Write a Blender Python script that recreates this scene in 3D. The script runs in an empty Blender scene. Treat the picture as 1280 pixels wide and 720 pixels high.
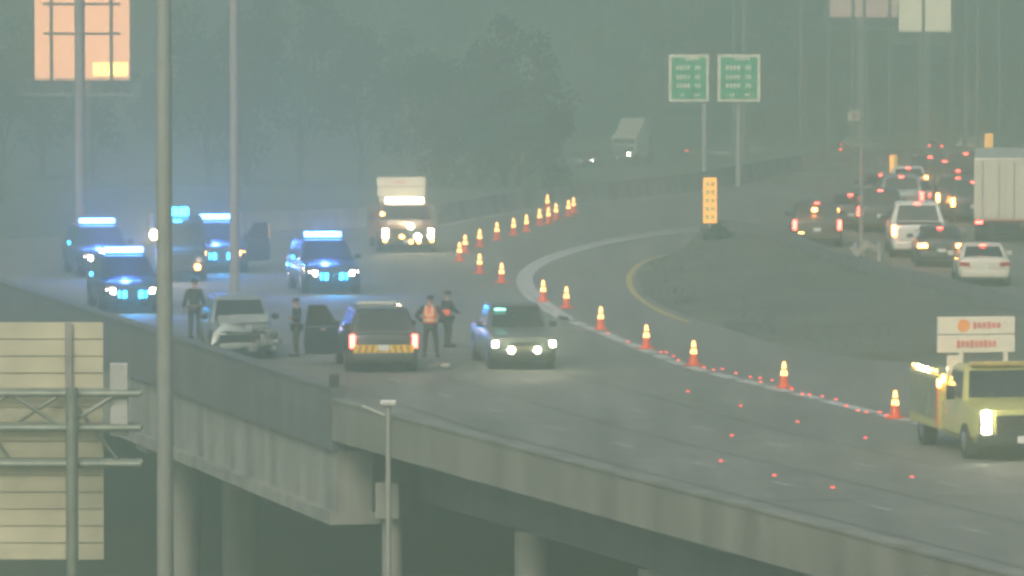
import bpy, bmesh, math, random
from mathutils import Vector, Matrix
R = math.radians
random.seed(7)
SC = bpy.context.scene
COL = SC.collection

# ------------------------------------------------------------------ camera, world, sun, exposure
F = 8000.0            # focal length in pixels of a 1280 wide frame
H = 12.3              # camera height above the ramp deck
PITCH = math.atan(442 / F)
cam = bpy.data.cameras.new('camera'); camo = bpy.data.objects.new('camera', cam); COL.objects.link(camo)
camo.location = (0, 0, H); camo.rotation_euler = (R(90) - PITCH, 0, 0)
cam.sensor_width = 36; cam.lens = 36 * F / 1280; cam.clip_start = 1; cam.clip_end = 8000
SC.camera = camo
SUN_EL, SUN_ROT = R(38), R(200)
w = bpy.data.worlds.new('World'); SC.world = w; w.use_nodes = True
nt = w.node_tree; bg = nt.nodes['Background']
sky = nt.nodes.new('ShaderNodeTexSky'); sky.sky_type = 'NISHITA'; sky.sun_disc = False
sky.sun_elevation = SUN_EL; sky.sun_rotation = SUN_ROT; sky.dust_density = 4; sky.air_density = 1; sky.ozone_density = 0.6
nt.links.new(sky.outputs[0], bg.inputs[0]); bg.inputs[1].default_value = 0.1
sun = bpy.data.lights.new('sun', 'SUN'); sun.energy = 1.1; sun.angle = R(25); sun.color = (1, .93, .84)
so = bpy.data.objects.new('sun', sun); COL.objects.link(so)
_sd = Vector((math.sin(SUN_ROT) * math.cos(SUN_EL), math.cos(SUN_ROT) * math.cos(SUN_EL), math.sin(SUN_EL)))
so.rotation_euler = _sd.to_track_quat('Z', 'Y').to_euler()
SC.view_settings.view_transform = 'Standard'; SC.view_settings.look = 'None'
SC.view_settings.gamma = 1; SC.view_settings.exposure = 0.92
SC.render.engine = 'CYCLES'
cy = SC.cycles
cy.use_denoising = True; cy.volume_bounces = 1; cy.max_bounces = 6
cy.filter_width = 3.0
HAZE_DENSITY, HAZE_ANISO, HAZE_COL = 0.0050, 0.75, (0.73, 0.85, 0.62)

# ------------------------------------------------------------------ helpers
def tag(o, label=None, cat=None, group=None, kind=None):
    if label: o['label'] = label
    if cat: o['category'] = cat
    if group: o['group'] = group
    if kind: o['kind'] = kind
    return o
def empty(name, loc=(0, 0, 0), rz=0.0, label=None, cat=None, group=None):
    o = bpy.data.objects.new(name, None); COL.objects.link(o)
    o.location = loc; o.rotation_euler = (0, 0, rz); o.empty_display_size = .3
    return tag(o, label, cat, group)
def copy_tree(o, parent=None):
    c = o.copy(); COL.objects.link(c); c.parent = parent
    for ch in o.children: copy_tree(ch, c)
    return c
def G(px, py, z=0.0):
    """world point at height z that a pixel of the 1280x720 photograph shows"""
    u, v = (px - 640) / F, (360 - py) / F
    cp, sp = math.cos(PITCH), math.sin(PITCH)
    d = Vector((u, cp + v * sp, -sp + v * cp))
    t = (z - H) / d.z
    return Vector((d.x * t, d.y * t, z))
def at(px, py, D):
    u, v = (px - 640) / F, (360 - py) / F
    cp, sp = math.cos(PITCH), math.sin(PITCH)
    d = Vector((u, cp + v * sp, -sp + v * cp)); t = D / d.y
    return Vector((d.x * t, D, H + d.z * t))
_M = {}
def mat(name, col, rough=.6, metal=0.0, emit=None, strength=0.0, var=.25, scale=3.0, coat=0.0, bump=0.0, stretch=None, rot=0.0):
    if name in _M: return _M[name]
    m = bpy.data.materials.new(name); m.use_nodes = True; n = m.node_tree; p = n.nodes['Principled BSDF']
    p.inputs['Roughness'].default_value = rough; p.inputs['Metallic'].default_value = metal
    if coat: p.inputs['Coat Weight'].default_value = coat
    tc = n.nodes.new('ShaderNodeTexCoord')
    ns = n.nodes.new('ShaderNodeTexNoise'); ns.inputs['Scale'].default_value = scale; ns.inputs['Detail'].default_value = 6
    if stretch:
        mp = n.nodes.new('ShaderNodeMapping'); mp.inputs['Scale'].default_value = stretch; mp.inputs['Rotation'].default_value = (0, 0, rot)
        n2 = n.nodes.new('ShaderNodeTexNoise'); n2.inputs['Scale'].default_value = scale; n2.inputs['Detail'].default_value = 5
        n.links.new(tc.outputs['Object'], mp.inputs['Vector']); n.links.new(mp.outputs[0], n2.inputs['Vector'])
    n.links.new(tc.outputs['Object'], ns.inputs['Vector'])
    rp = n.nodes.new('ShaderNodeValToRGB')
    a = [max(0, c * (1 - var)) for c in col]; b = [min(1, c * (1 + var)) for c in col]
    rp.color_ramp.elements[0].position = .3; rp.color_ramp.elements[1].position = .7
    rp.color_ramp.elements[0].color = (*a, 1); rp.color_ramp.elements[1].color = (*b, 1)
    if stretch:
        av = n.nodes.new('ShaderNodeMath'); av.operation = 'MULTIPLY_ADD'; av.inputs[1].default_value = .7; n.links.new(n2.outputs[0], av.inputs[0])
        hf = n.nodes.new('ShaderNodeMath'); hf.operation = 'MULTIPLY'; hf.inputs[1].default_value = .3; n.links.new(ns.outputs[0], hf.inputs[0]); n.links.new(hf.outputs[0], av.inputs[2])
        n.links.new(av.outputs[0], rp.inputs[0]); rp.color_ramp.elements[0].position = .36; rp.color_ramp.elements[1].position = .64
    else: n.links.new(ns.outputs[0], rp.inputs[0])
    n.links.new(rp.outputs[0], p.inputs['Base Color'])
    if bump:
        bp = n.nodes.new('ShaderNodeBump'); bp.inputs['Strength'].default_value = bump; bp.inputs['Distance'].default_value = .05
        n.links.new(ns.outputs[0], bp.inputs['Height']); n.links.new(bp.outputs[0], p.inputs['Normal'])
    if emit:
        p.inputs['Emission Color'].default_value = (*emit, 1); p.inputs['Emission Strength'].default_value = strength
        m.cycles.emission_sampling = 'NONE' if strength else 'AUTO'
    _M[name] = m
    return m

class MB:
    def __init__(s): s.bm = bmesh.new()
    def face(s, pts):
        try: return s.bm.faces.new([s.bm.verts.new(p) for p in pts])
        except ValueError: return None
    def box(s, c, d, bev=0.0, rz=0.0, rx=0.0, ry=0.0):
        b = bmesh.new(); bmesh.ops.create_cube(b, size=1)
        bmesh.ops.scale(b, vec=d, verts=b.verts)
        if bev: bmesh.ops.bevel(b, geom=list(b.edges), offset=bev, segments=2, affect='EDGES', profile=.6)
        mx = Matrix.Translation(c) @ Matrix.Rotation(rz, 4, 'Z') @ Matrix.Rotation(ry, 4, 'Y') @ Matrix.Rotation(rx, 4, 'X')
        bmesh.ops.transform(b, matrix=mx, verts=b.verts); s._add(b); return s
    def _add(s, b):
        me = bpy.data.meshes.new('tmp'); b.to_mesh(me); b.free(); s.bm.from_mesh(me); bpy.data.meshes.remove(me)
    def cyl(s, p0, p1, r0, r1=None, seg=16, cap=True):
        r1 = r0 if r1 is None else r1
        p0, p1 = Vector(p0), Vector(p1); ax = (p1 - p0)
        q = ax.to_track_quat('Z', 'Y')
        a = []; b = []
        for i in range(seg):
            t = 2 * math.pi * i / seg; v = Vector((math.cos(t), math.sin(t), 0))
            a.append(s.bm.verts.new(p0 + q @ (v * r0))); b.append(s.bm.verts.new(p1 + q @ (v * r1)))
        for i in range(seg):
            j = (i + 1) % seg; s.bm.faces.new((a[i], a[j], b[j], b[i]))
        if cap: s.bm.faces.new(a[::-1]); s.bm.faces.new(b)
        return s
    def loft(s, rings, cap=True, closed=True):
        vs = [[s.bm.verts.new(p) for p in r] for r in rings]
        n = len(vs[0])
        for a, b in zip(vs, vs[1:]):
            for i in range(n if closed else n - 1):
                j = (i + 1) % n; s.bm.faces.new((a[i], a[j], b[j], b[i]))
        if cap:
            s.bm.faces.new(vs[0][::-1]); s.bm.faces.new(vs[-1])
        return s
    def prism(s, pts, off):
        """a planar polygon given thickness along vector off"""
        off = Vector(off); return s.loft([[Vector(p) for p in pts], [Vector(p) + off for p in pts]])
    def build(s, name, m, parent=None, smooth=None):
        bmesh.ops.recalc_face_normals(s.bm, faces=s.bm.faces)
        me = bpy.data.meshes.new(name); s.bm.to_mesh(me); s.bm.free()
        me.materials.append(m)
        if smooth:
            me.polygons.foreach_set('use_smooth', [True] * len(me.polygons)); me.set_sharp_from_angle(angle=R(smooth))
        o = bpy.data.objects.new(name, me); COL.objects.link(o); o.parent = parent
        return o
def lamp(name, parent, loc, energy, col, size=.1, spot=None, direction=(0, -1, 0)):
    l = bpy.data.lights.new(name, 'SPOT' if spot else 'POINT'); l.energy = energy; l.color = col; l.shadow_soft_size = size
    o = bpy.data.objects.new(name, l); COL.objects.link(o); o.parent = parent; o.location = loc
    if spot:
        l.spot_size = R(spot); l.spot_blend = .6
        o.rotation_euler = Vector(direction).to_track_quat('-Z', 'Y').to_euler()
    return o

# ------------------------------------------------------------------ materials
ASPHALT = mat('asphalt', (.168, .166, .142), .85, var=.24, scale=.6, bump=.1, stretch=(1.3, .09, 1), rot=.24)
CONC = mat('concrete', (.26, .26, .235), .85, var=.38, scale=1.1, bump=.1, stretch=(1, 1, .12))
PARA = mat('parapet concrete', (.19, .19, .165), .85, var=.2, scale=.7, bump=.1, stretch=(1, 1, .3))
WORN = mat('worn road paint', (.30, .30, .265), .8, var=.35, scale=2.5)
CONC_D = mat('dark streaked concrete', (.12, .13, .135), .9, var=.2, scale=1.0, stretch=(1, 1, .12))  # concrete in a darker, cooler tone with vertical streaks
GRASS = mat('verge soil', (.10, .105, .08), .95, var=.4, scale=.25, bump=.4)
TERR = mat('ground cover', (.10, .12, .09), .95, var=.5, scale=.05)
PAINT = mat('road paint', (.5, .49, .45), .7, var=.35, scale=2.5)
YPAINT = mat('yellow road paint', (.5, .36, .12), .7, var=.3, scale=2.5)
STEEL = mat('galvanised steel', (.42, .42, .40), .5, .5, var=.15)
GLASS = mat('vehicle glass', (.02, .025, .03), .08, var=.1, coat=.5)
TYRE = mat('tyre rubber', (.02, .02, .02), .9)
RIM = mat('wheel alloy', (.35, .35, .35), .35, .8)
BLACK = mat('black trim', (.018, .018, .02), .5)
CHROME = mat('chrome', (.55, .55, .55), .2, 1)
PLATE = mat('licence plate', (.7, .7, .66), .5, var=.1)
WHITE = mat('white paint', (.78, .76, .70), .35, var=.04, coat=.4)
CREAM = mat('cream white paint', (.72, .66, .54), .35, var=.04, coat=.4)
NAVY = mat('dark police paint', (.02, .03, .055), .3, var=.1, coat=.5)
SILVER = mat('silver paint', (.33, .36, .34), .35, .4, var=.06, coat=.4)
DARKGREY = mat('dark grey paint', (.055, .06, .06), .35, var=.06, coat=.4)
OLIVE = mat('dull brown grey paint', (.075, .068, .055), .4, var=.08, coat=.3)
LIME = mat('yellow green paint', (.46, .44, .14), .4, var=.06, coat=.3)
ORANGE = mat('fluorescent orange', (.9, .10, .02), .5, var=.05)
COLLAR = mat('reflective collar with added glow', (.9, .8, .45), .3, var=.05, emit=(1, .44, .10), strength=4.2)  # glow put into the reflective bands as emission
LAMP_W = mat('lit headlamp', (.9, .9, .9), .2, emit=(1, .93, .66), strength=45)
LAMP_P = mat('lit pinkish headlamp', (.9, .9, .9), .2, emit=(1, .75, .55), strength=36)
LAMP_A = mat('lit amber lamp', (.9, .4, .1), .2, emit=(1, .42, .08), strength=20)
LAMP_R = mat('lit red lamp', (.7, .03, .02), .2, emit=(1, .07, .05), strength=20)
LAMP_RA = mat('lit brake lamp', (.7, .1, .02), .2, emit=(1, .26, .05), strength=42)
LAMP_B = mat('lit blue lamp', (.1, .3, .9), .2, emit=(.02, .36, 1), strength=18)
LAMP_BB = mat('lit blue light bar', (.1, .3, .9), .2, emit=(.075, .26, 1), strength=34)
LAMP_C = mat('lit cyan windshield lamp', (.3, .9, .8), .2, emit=(.25, 1, .8), strength=5)
LENS = mat('unlit lens', (.5, .5, .48), .15, var=.1)
RED = mat('red lens', (.45, .02, .02), .2, var=.1)
BLUEGLOW = (.05, .13, 1.0)

# ------------------------------------------------------------------ terrain, roads
def pline(D): return -.248 * (D - 142) if D > 159 else -4.216 - .31 * (D - 159)          # X of the bridge's outer edge at distance D
def sm(a, b, x):
    t = min(1, max(0, (x - a) / (b - a))); return t * t * (3 - 2 * t)
def terr(X, D):
    side = X - pline(D)
    near = -9 + 8.6 * sm(8, 24, side)
    back = D - (318 + .02 * X)
    return near + (-5.9 - near) * sm(0, 90, back)
mb = MB()
xs = [-1600, -900, -500, -300] + [-200 + 6 * i for i in range(61)] + [200, 300, 500, 900, 1600]
ys = [-150, 20] + [70 + 6 * i for i in range(80)] + [600, 700, 800, 900, 1000, 1300, 1800, 2600, 3300]
vg = [[mb.bm.verts.new((x, y, terr(x, y) + (random.uniform(-.12, .12) if 60 < y < 560 else 0))) for x in xs] for y in ys]
for j in range(len(ys) - 1):
    for i in range(len(xs) - 1):
        mb.bm.faces.new((vg[j][i], vg[j][i + 1], vg[j + 1][i + 1], vg[j + 1][i]))
tag(mb.build('terrain', TERR, smooth=60), kind='structure')

DJ0 = 160.0
back_px = [(-120, 302), (300, 290), (540, 280), (640, 263), (760, 250), (860, 239), (1000, 213), (1180, 202), (1420, 194)]
back = [G(*p) for p in back_px]
edge = [Vector((pline(D), D, 0)) for D in (92, 159, 200, 236)]
def slab(name, pts, m, z1, th):
    pts = [(p[0], p[1]) for p in pts]
    return MB().loft([[(x, y, z1 - th) for x, y in pts], [(x, y, z1) for x, y in pts]]).build(name, m)
road_poly = edge + back + [Vector((75, 92, 0))]
tag(slab('road', road_poly, ASPHALT, 0, .35), kind='structure')

def ribbon(name, pts, wd, m, z=.004, dash=None):
    """painted line along world points: a thin sheet, solid or dashed"""
    P = [Vector((p[0], p[1], 0)) for p in pts]
    Q = []
    for a, b in zip(P, P[1:]):
        k = max(2, int((b - a).length / .5))
        Q += [a.lerp(b, i / k) for i in range(k)]
    Q.append(P[-1]); m_ = MB(); s = 0
    for a, b in zip(Q, Q[1:]):
        L = (b - a).length; s += L
        if dash and (s % (dash[0] + dash[1])) > dash[0]: continue
        n = Vector((-(b - a).y, (b - a).x, 0)).normalized() * wd / 2
        m_.face([(a - n).to_tuple()[:2] + (z,), (b - n).to_tuple()[:2] + (z,), (b + n).to_tuple()[:2] + (z,), (a + n).to_tuple()[:2] + (z,)])
    return tag(m_.build(name, m), kind='structure')
def spl(px, n=6):
    """Catmull-Rom through pixels laid on the deck"""
    P = [G(*p) for p in px]; P = [P[0] * 2 - P[1]] + P + [P[-1] * 2 - P[-2]]; o = []
    for i in range(1, len(P) - 2):
        a, b, c, d = P[i - 1:i + 3]
        for k in range(n):
            t = k / n
            o.append(.5 * ((2 * b) + (c - a) * t + (2 * a - 5 * b + 4 * c - d) * t * t + (3 * b - a - 3 * c + d) * t ** 3))
    o.append(P[-2]); return o
ribbon('road_marking', spl([(872, 288), (810, 295), (745, 307), (695, 322), (668, 336), (660, 350), (668, 366), (690, 384), (712, 398)]), .34, PAINT)
ribbon('road_marking', spl([(872, 285), (800, 293), (735, 306), (684, 321), (658, 336), (650, 350), (656, 366), (680, 386), (708, 400)]), .26, PAINT)
ribbon('road_marking', spl([(700, 396), (751, 415), (808, 438), (867, 460), (980, 488), (1119, 522), (1290, 560)]), .42, PAINT, dash=(2.2, .5))
ribbon('road_marking', spl([(836, 318), (803, 328), (787, 345), (790, 362), (806, 378), (830, 391), (862, 403)]), .22, YPAINT)
ribbon('road_marking', spl([(548, 283), (640, 266), (745, 253), (858, 243)]), .25, PAINT)
for off, dsh in ((3.7, (1.6, 4.2)), (7.4, (1.6, 4.2))):
    ribbon('road_marking', [(pline(D) + 1.6 + off, D) for D in (120, 160, 205)], .16, WORN, dash=dsh)
ribbon('road_marking', [(pline(D) + 1.9, D) for D in (110, 160, 230)], .16, WORN)
ribbon('road_marking', spl([(1000, 322), (1100, 340), (1200, 362), (1300, 388)]), .15, PAINT)
ribbon('road_marking', spl([(1290, 330), (1210, 290), (1150, 262), (1090, 240), (1040, 225)]), .16, PAINT, dash=(3, 6))

for D in (118, 138, DJ0, 183, 207):
    a = Vector((pline(D) + .4, D, 0)); b_ = a + Vector((14.5, 3.4, 0))
    ribbon('road_joint', [a, b_], .09, mat('tar joint', (.04, .04, .04), .9), z=.003)
for off in (1.7, 5.4, 9.1):
    ribbon('road_joint', [(pline(D) + 1.6 + off, D) for D in (112, 159, 215)], .07, mat('tar joint', (.04, .04, .04), .9), z=.003)
# grassy gore between the ramp and the queue of traffic
gore_px = [(795, 345), (806, 331), (850, 316), (872, 292), (905, 281), (960, 290), (1010, 318), (1100, 345), (1200, 368), (1330, 402), (1330, 480), (1180, 456), (1080, 449),
           (960, 426), (880, 402), (830, 383), (805, 368)]
gp = [G(*p) for p in gore_px]; cen = sum(gp, Vector()) / len(gp)
bd = []
for a, b in zip(gp, gp[1:] + gp[:1]):
    for k in range(5): bd.append(a.lerp(b, k / 5))
rings = []
for t, z in ((1, .004), (.985, .12), (.9, .15), (.75, .22), (.55, .34), (.35, .4), (.15, .42), (.02, .42)):
    rings.append([cen.lerp(p, t) + Vector((0, 0, z + (random.uniform(-.04, .04) if .1 < t < .95 else 0))) for p in bd])
tag(MB().loft(rings).build('grass_verge', GRASS, smooth=60), kind='structure')
# tufts of rough grass on the verge
tg = MB()
for _ in range(900):
    a = random.choice(bd); t = random.random() ** .5 * .97
    p = cen.lerp(a, t); z = .12 + .3 * (1 - t)
    for _k in range(3):
        an = random.uniform(0, 6.28); h = random.uniform(.08, .28); q = Vector((p.x + random.uniform(-.2, .2), p.y + random.uniform(-.2, .2), z - .1))
        d = Vector((math.cos(an), math.sin(an), 0)) * .06
        tg.face([q - d, q + d, q + Vector((random.uniform(-.15, .15), random.uniform(-.15, .15), h))])
tag(tg.build('grass', mat('dry dark grass', (.10, .105, .07), .95, var=.5, scale=.4)), 'dark rough grass growing on the gore island', 'grass', kind='stuff')

# far freeway below the ramp
ff = MB(); ff.loft([[(-500, 475, -6.1), (900, 475, -6.1), (900, 560, -6.1), (-500, 560, -6.1)], [(-500, 475, -5.6), (900, 475, -5.6), (900, 560, -5.6), (-500, 560, -5.6)]])
tag(ff.build('freeway', ASPHALT), kind='structure')
lo = MB()
lo.loft([[(-400, 236, -9.2), (60, 236, -9.2), (60, 252, -9.2), (-400, 252, -9.2)], [(-400, 236, -8.8), (-60, 236, -8.8), (-60, 252, -8.8), (-400, 252, -8.8)]])
tag(lo.build('lower_street', ASPHALT), kind='structure')

# ------------------------------------------------------------------ the bridge
AX = Vector((-.248, 1, 0)).normalized(); NX = Vector((AX.y, -AX.x, 0))      # along the edge, and inwards (to the right)
def bp(D, inn, z): return Vector((pline(D), D, 0)) + NX * inn + Vector((0, 0, z))
def bar(m_, D0, D1, i0, i1, z0, z1):
    m_.loft([[bp(D, i0, z0), bp(D, i1, z0), bp(D, i1, z1), bp(D, i0, z1)] for D in ([D0, 159, D1] if D0 < 159 < D1 else [D0, D1])])
DJ = G(420, 490, .85).y
br = empty('flyover_bridge', (0, 0, 0), 0, 'concrete flyover bridge carrying the accident scene, dark parapet on its left', 'bridge')
m_ = MB(); bar(m_, 96, DJ, -.05, .3, -.36, .62); bar(m_, 96, DJ, -.08, .33, .63, .69); m_.build('parapet', PARA, br)
m_ = MB(); bar(m_, DJ + .06, 250, -.05, .3, -.62, .86); bar(m_, DJ + .06, 250, -.09, .34, .87, .95); tag(m_.build('parapet', CONC_D, br), 'dark parapet')
m_ = MB(); bar(m_, DJ + .06, 250, .12, 1.0, -2.2, -.63); bar(m_, DJ + .06, 250, -.1, 1.2, -2.5, -2.2); m_.build('girder', CONC, br)
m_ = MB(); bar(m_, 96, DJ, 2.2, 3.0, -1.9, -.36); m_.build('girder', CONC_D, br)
for inn in (6.5, 10.5):
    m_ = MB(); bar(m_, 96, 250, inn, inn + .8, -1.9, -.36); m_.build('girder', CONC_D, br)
for px in (432, 524, 624):
    D = {432: DJ - 1.2, 524: 152.0, 624: 143.0}[px]
    m_ = MB(); c = bp(D, 1.2 if px == 432 else 2.6, 0)
    m_.cyl((c.x, c.y, -9.5), (c.x, c.y, -1.95), .26 if px == 432 else .42, seg=20); 
    if px == 432: m_.box((c.x, c.y, -1.75), (.62, 1.2, .9), .03, rz=-.2)
    m_.build('pier', CONC, br, smooth=40)
m_ = MB(); c = bp(186, .6, 0); m_.box((c.x, c.y, -1.75), (1.0, 1.6, 2.0), .04, rz=.24); m_.build('pier_cap', CONC, br)
m_ = MB(); m_.cyl((c.x + .6, c.y + 1, -9.5), (c.x + .6, c.y + 1, -2.8), .6, seg=20); m_.build('pier', CONC, br, smooth=40)
m_ = MB(); c = bp(200, 6, 0); m_.cyl((c.x, c.y, -9.5), (c.x, c.y, -1.9), .6, seg=20); m_.build('pier', CONC, br, smooth=40)
# expansion joint post on the parapet
m_ = MB(); c = bp(DJ + .4, .1, 0); m_.box((c.x, c.y, 1.1), (.25, .3, .35), .03); tag(m_.build('junction_box', BLACK), 'small dark box on the parapet joint', 'utility box')
# barrier along the far edge of the roads
bk = MB()
for a, b in zip(back[1:], back[2:]):
    d = (b - a).normalized(); n = Vector((-d.y, d.x, 0)) * .15
    bk.loft([[p - n * 1.6 + Vector((0, 0, 0.003)), p + n * 1.6 + Vector((0, 0, 0.003)), p + n * .8 + Vector((0, 0, .35)), p + n * .5 + Vector((0, 0, .82)), p - n * .5 + Vector((0, 0, .82)), p - n * .8 + Vector((0, 0, .35))] for p in (a + d * .02, b - d * .02)])
tag(bk.build('concrete_barrier', CONC), 'long low concrete barrier along the far edge of the roads', 'barrier')

mw = MB(); P_ = spl([(880, 290), (960, 301), (1060, 338), (1180, 368), (1320, 404)], 5)
for a, b in zip(P_, P_[1:]):
    n = Vector((-(b - a).y, (b - a).x, 0)).normalized()
    mw.loft([[p - n * .24 + Vector((0, 0, .0)), p + n * .24, p + n * .1 + Vector((0, 0, .58)), p - n * .1 + Vector((0, 0, .58))] for p in (a, b)], cap=False)
tag(mw.build('median_barrier', CONC_D), 'low dark barrier running between the gore verge and the queue of traffic', 'barrier')
# ------------------------------------------------------------------ trees
LEAF = [mat('foliage dark', (.035, .06, .03), .8, var=.4, scale=.3), mat('foliage mid', (.05, .075, .035), .8, var=.4, scale=.3)]
BARK = mat('bark', (.09, .075, .055), .95, var=.3, scale=2)
def tree_proto(seed, h, spread, leaf):
    rnd = random.Random(seed); root = empty('tree')
    t = MB(); pts = [Vector((0, 0, -.5))]
    for k in range(1, 6): pts.append(Vector((rnd.uniform(-.25, .25) * k * .4, rnd.uniform(-.25, .25) * k * .4, h * .75 * k / 5)))
    for k in range(5): t.cyl(pts[k], pts[k + 1], .34 * (1 - k / 6), .34 * (1 - (k + 1) / 6), 8)
    clumps = []
    for k in range(16):
        z = h * rnd.uniform(.28, .95); f = math.sin(math.pi * min(1, max(.08, (z / h - .15) / .9))) ** .7
        an = rnd.uniform(0, 6.28); r = spread * f * rnd.uniform(.35, 1)
        p = Vector((math.cos(an) * r, math.sin(an) * r, z)); clumps.append((p, rnd.uniform(.16, .34) * spread + .5))
        b = pts[min(4, max(1, int(z / h * 5) - 1))]
        t.cyl(b, p, .09, .03, 5)
    t.build('trunk', BARK, root, smooth=50)
    cr = MB()
    for p, r in clumps:
        for _ in range(170):
            d = Vector((rnd.gauss(0, 1), rnd.gauss(0, 1), rnd.gauss(0, .8))).normalized() * r * rnd.uniform(.45, 1.15)
            q = p + d; a = Vector((rnd.gauss(0, 1), rnd.gauss(0, 1), rnd.gauss(0, .6))).normalized(); b = a.orthogonal().normalized()
            s = rnd.uniform(.18, .42)
            cr.face([q - a * s, q + b * s * .6, q + a * s, q - b * s * .6])
    cr.build('crown', leaf, root)
    return root
protos = [tree_proto(1, 17, 4.6, LEAF[0]), tree_proto(2, 20, 5.4, LEAF[1]), tree_proto(3, 14, 4.2, LEAF[0]), tree_proto(4, 22, 4.4, LEAF[1])]
used = set()
def tree(k, px, D, sc, label, group):
    o = protos[k] if k not in used else copy_tree(protos[k]); used.add(k)
    X = (px - 640) / F * D
    o.location = (X, D, terr(X, D) - .2); o.rotation_euler.z = random.uniform(0, 6.28); o.scale = (sc * random.uniform(.9, 1.15),) * 2 + (sc,)
    tag(o, label, 'tree', group)
rt = random.Random(5)
for i, px in enumerate([548, 592, 628, 655, 674]):
    tree(i % 4, px + rt.uniform(-10, 10), 378 + rt.uniform(-12, 20), [.62, .58, .74, .56, .42][i], 'dark leafy tree in the clump beyond the ramp, between orange truck and white lorry', 'trees beyond the middle of the ramp')
for i, px in enumerate([-10, 60, 130, 190, 250, 320, 385, 440, 500]):
    tree((i * 3 + 1) % 4, px + rt.uniform(-15, 15), 455 + rt.uniform(-30, 60), rt.uniform(.5, .8), 'dim hazy tree standing low behind the police vehicles and flyover', 'trees behind the flyover')
for i in range(30):
    px = -30 + i * 46
    tree((i * 7 + 2) % 4, px + rt.uniform(-18, 18), 640 + rt.uniform(-30, 120), rt.uniform(.85, 1.15), 'far hazy tree in the belt beyond the lower freeway', 'trees beyond the lower freeway')
for i in range(16):
    px = 905 + i * 27
    tree((i * 5 + 1) % 4, px + rt.uniform(-10, 10), 585 + rt.uniform(-8, 20), rt.uniform(.7, .95), 'dark tree behind the row of thin poles at upper right', 'trees behind the thin poles')
tw = MB(); rw = random.Random(9)
for i in range(9000):
    x = rw.uniform(-260, 260); y = rw.uniform(900, 1300); z = -6 + 20 * rw.random() ** .8
    a = Vector((rw.gauss(0, 1), rw.gauss(0, 1), rw.gauss(0, .6))).normalized(); b = a.orthogonal().normalized(); s = rw.uniform(.8, 2.0); q = Vector((x, y, z))
    tw.face([q - a * s, q + b * s * .6, q + a * s, q - b * s * .6])
tag(tw.build('woods', LEAF[1]), 'distant wood fading into haze behind everything', 'woods', kind='stuff')
def bush(px, py, z, r, label):
    rnd = random.Random(px); b = MB(); c = G(px, py, z)
    for _ in range(500):
        d = Vector((rnd.gauss(0, 1), rnd.gauss(0, 1), abs(rnd.gauss(0, .8)))).normalized() * r * rnd.uniform(.3, 1.1); q = c + d
        a = Vector((rnd.gauss(0, 1), rnd.gauss(0, 1), rnd.gauss(0, .6))).normalized(); e = a.orthogonal().normalized(); s = rnd.uniform(.08, .22)
        b.face([q - a * s, q + e * s * .6, q + a * s, q - e * s * .6])
    tag(b.build('bush', LEAF[0]), label, 'bush')
bush(897, 298, .2, .5, 'low dark bush under the narrow orange sign')
#bush(866, 395, .3, .5, 'tiny dark bush at the near edge of the gore island')

# ------------------------------------------------------------------ vehicles
SPEC = {
 'suv': dict(L=5.0, W=2.0, H=1.80, hood=1.08, belt=1.12, ws=-1.15, rf=-.35, rr=2.02, rb=2.36, rear=1.12, wr=.38),
 'sedan': dict(L=4.85, W=1.86, H=1.46, hood=.90, belt=.94, ws=-1.05, rf=-.2, rr=1.0, rb=1.75, rear=1.02, wr=.33),
 'pickup': dict(L=5.8, W=2.04, H=1.92, hood=1.16, belt=1.2, ws=-1.35, rf=-.6, rr=.9, rb=1.08, rear=1.2, wr=.41),
}
def quad_panel(m_, A, B, C, D_, u0, u1, v0, v1, off=.014, th=.012):
    A, B, C, D_ = map(Vector, (A, B, C, D_))
    f = lambda u, v: (A.lerp(B, u)).lerp(D_.lerp(C, u), v)
    n = (B - A).cross(D_ - A).normalized()
    pts = [f(u0, v0), f(u1, v0), f(u1, v1), f(u0, v1)]
    m_.prism([p - n * th for p in pts], n * (off + th))
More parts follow.
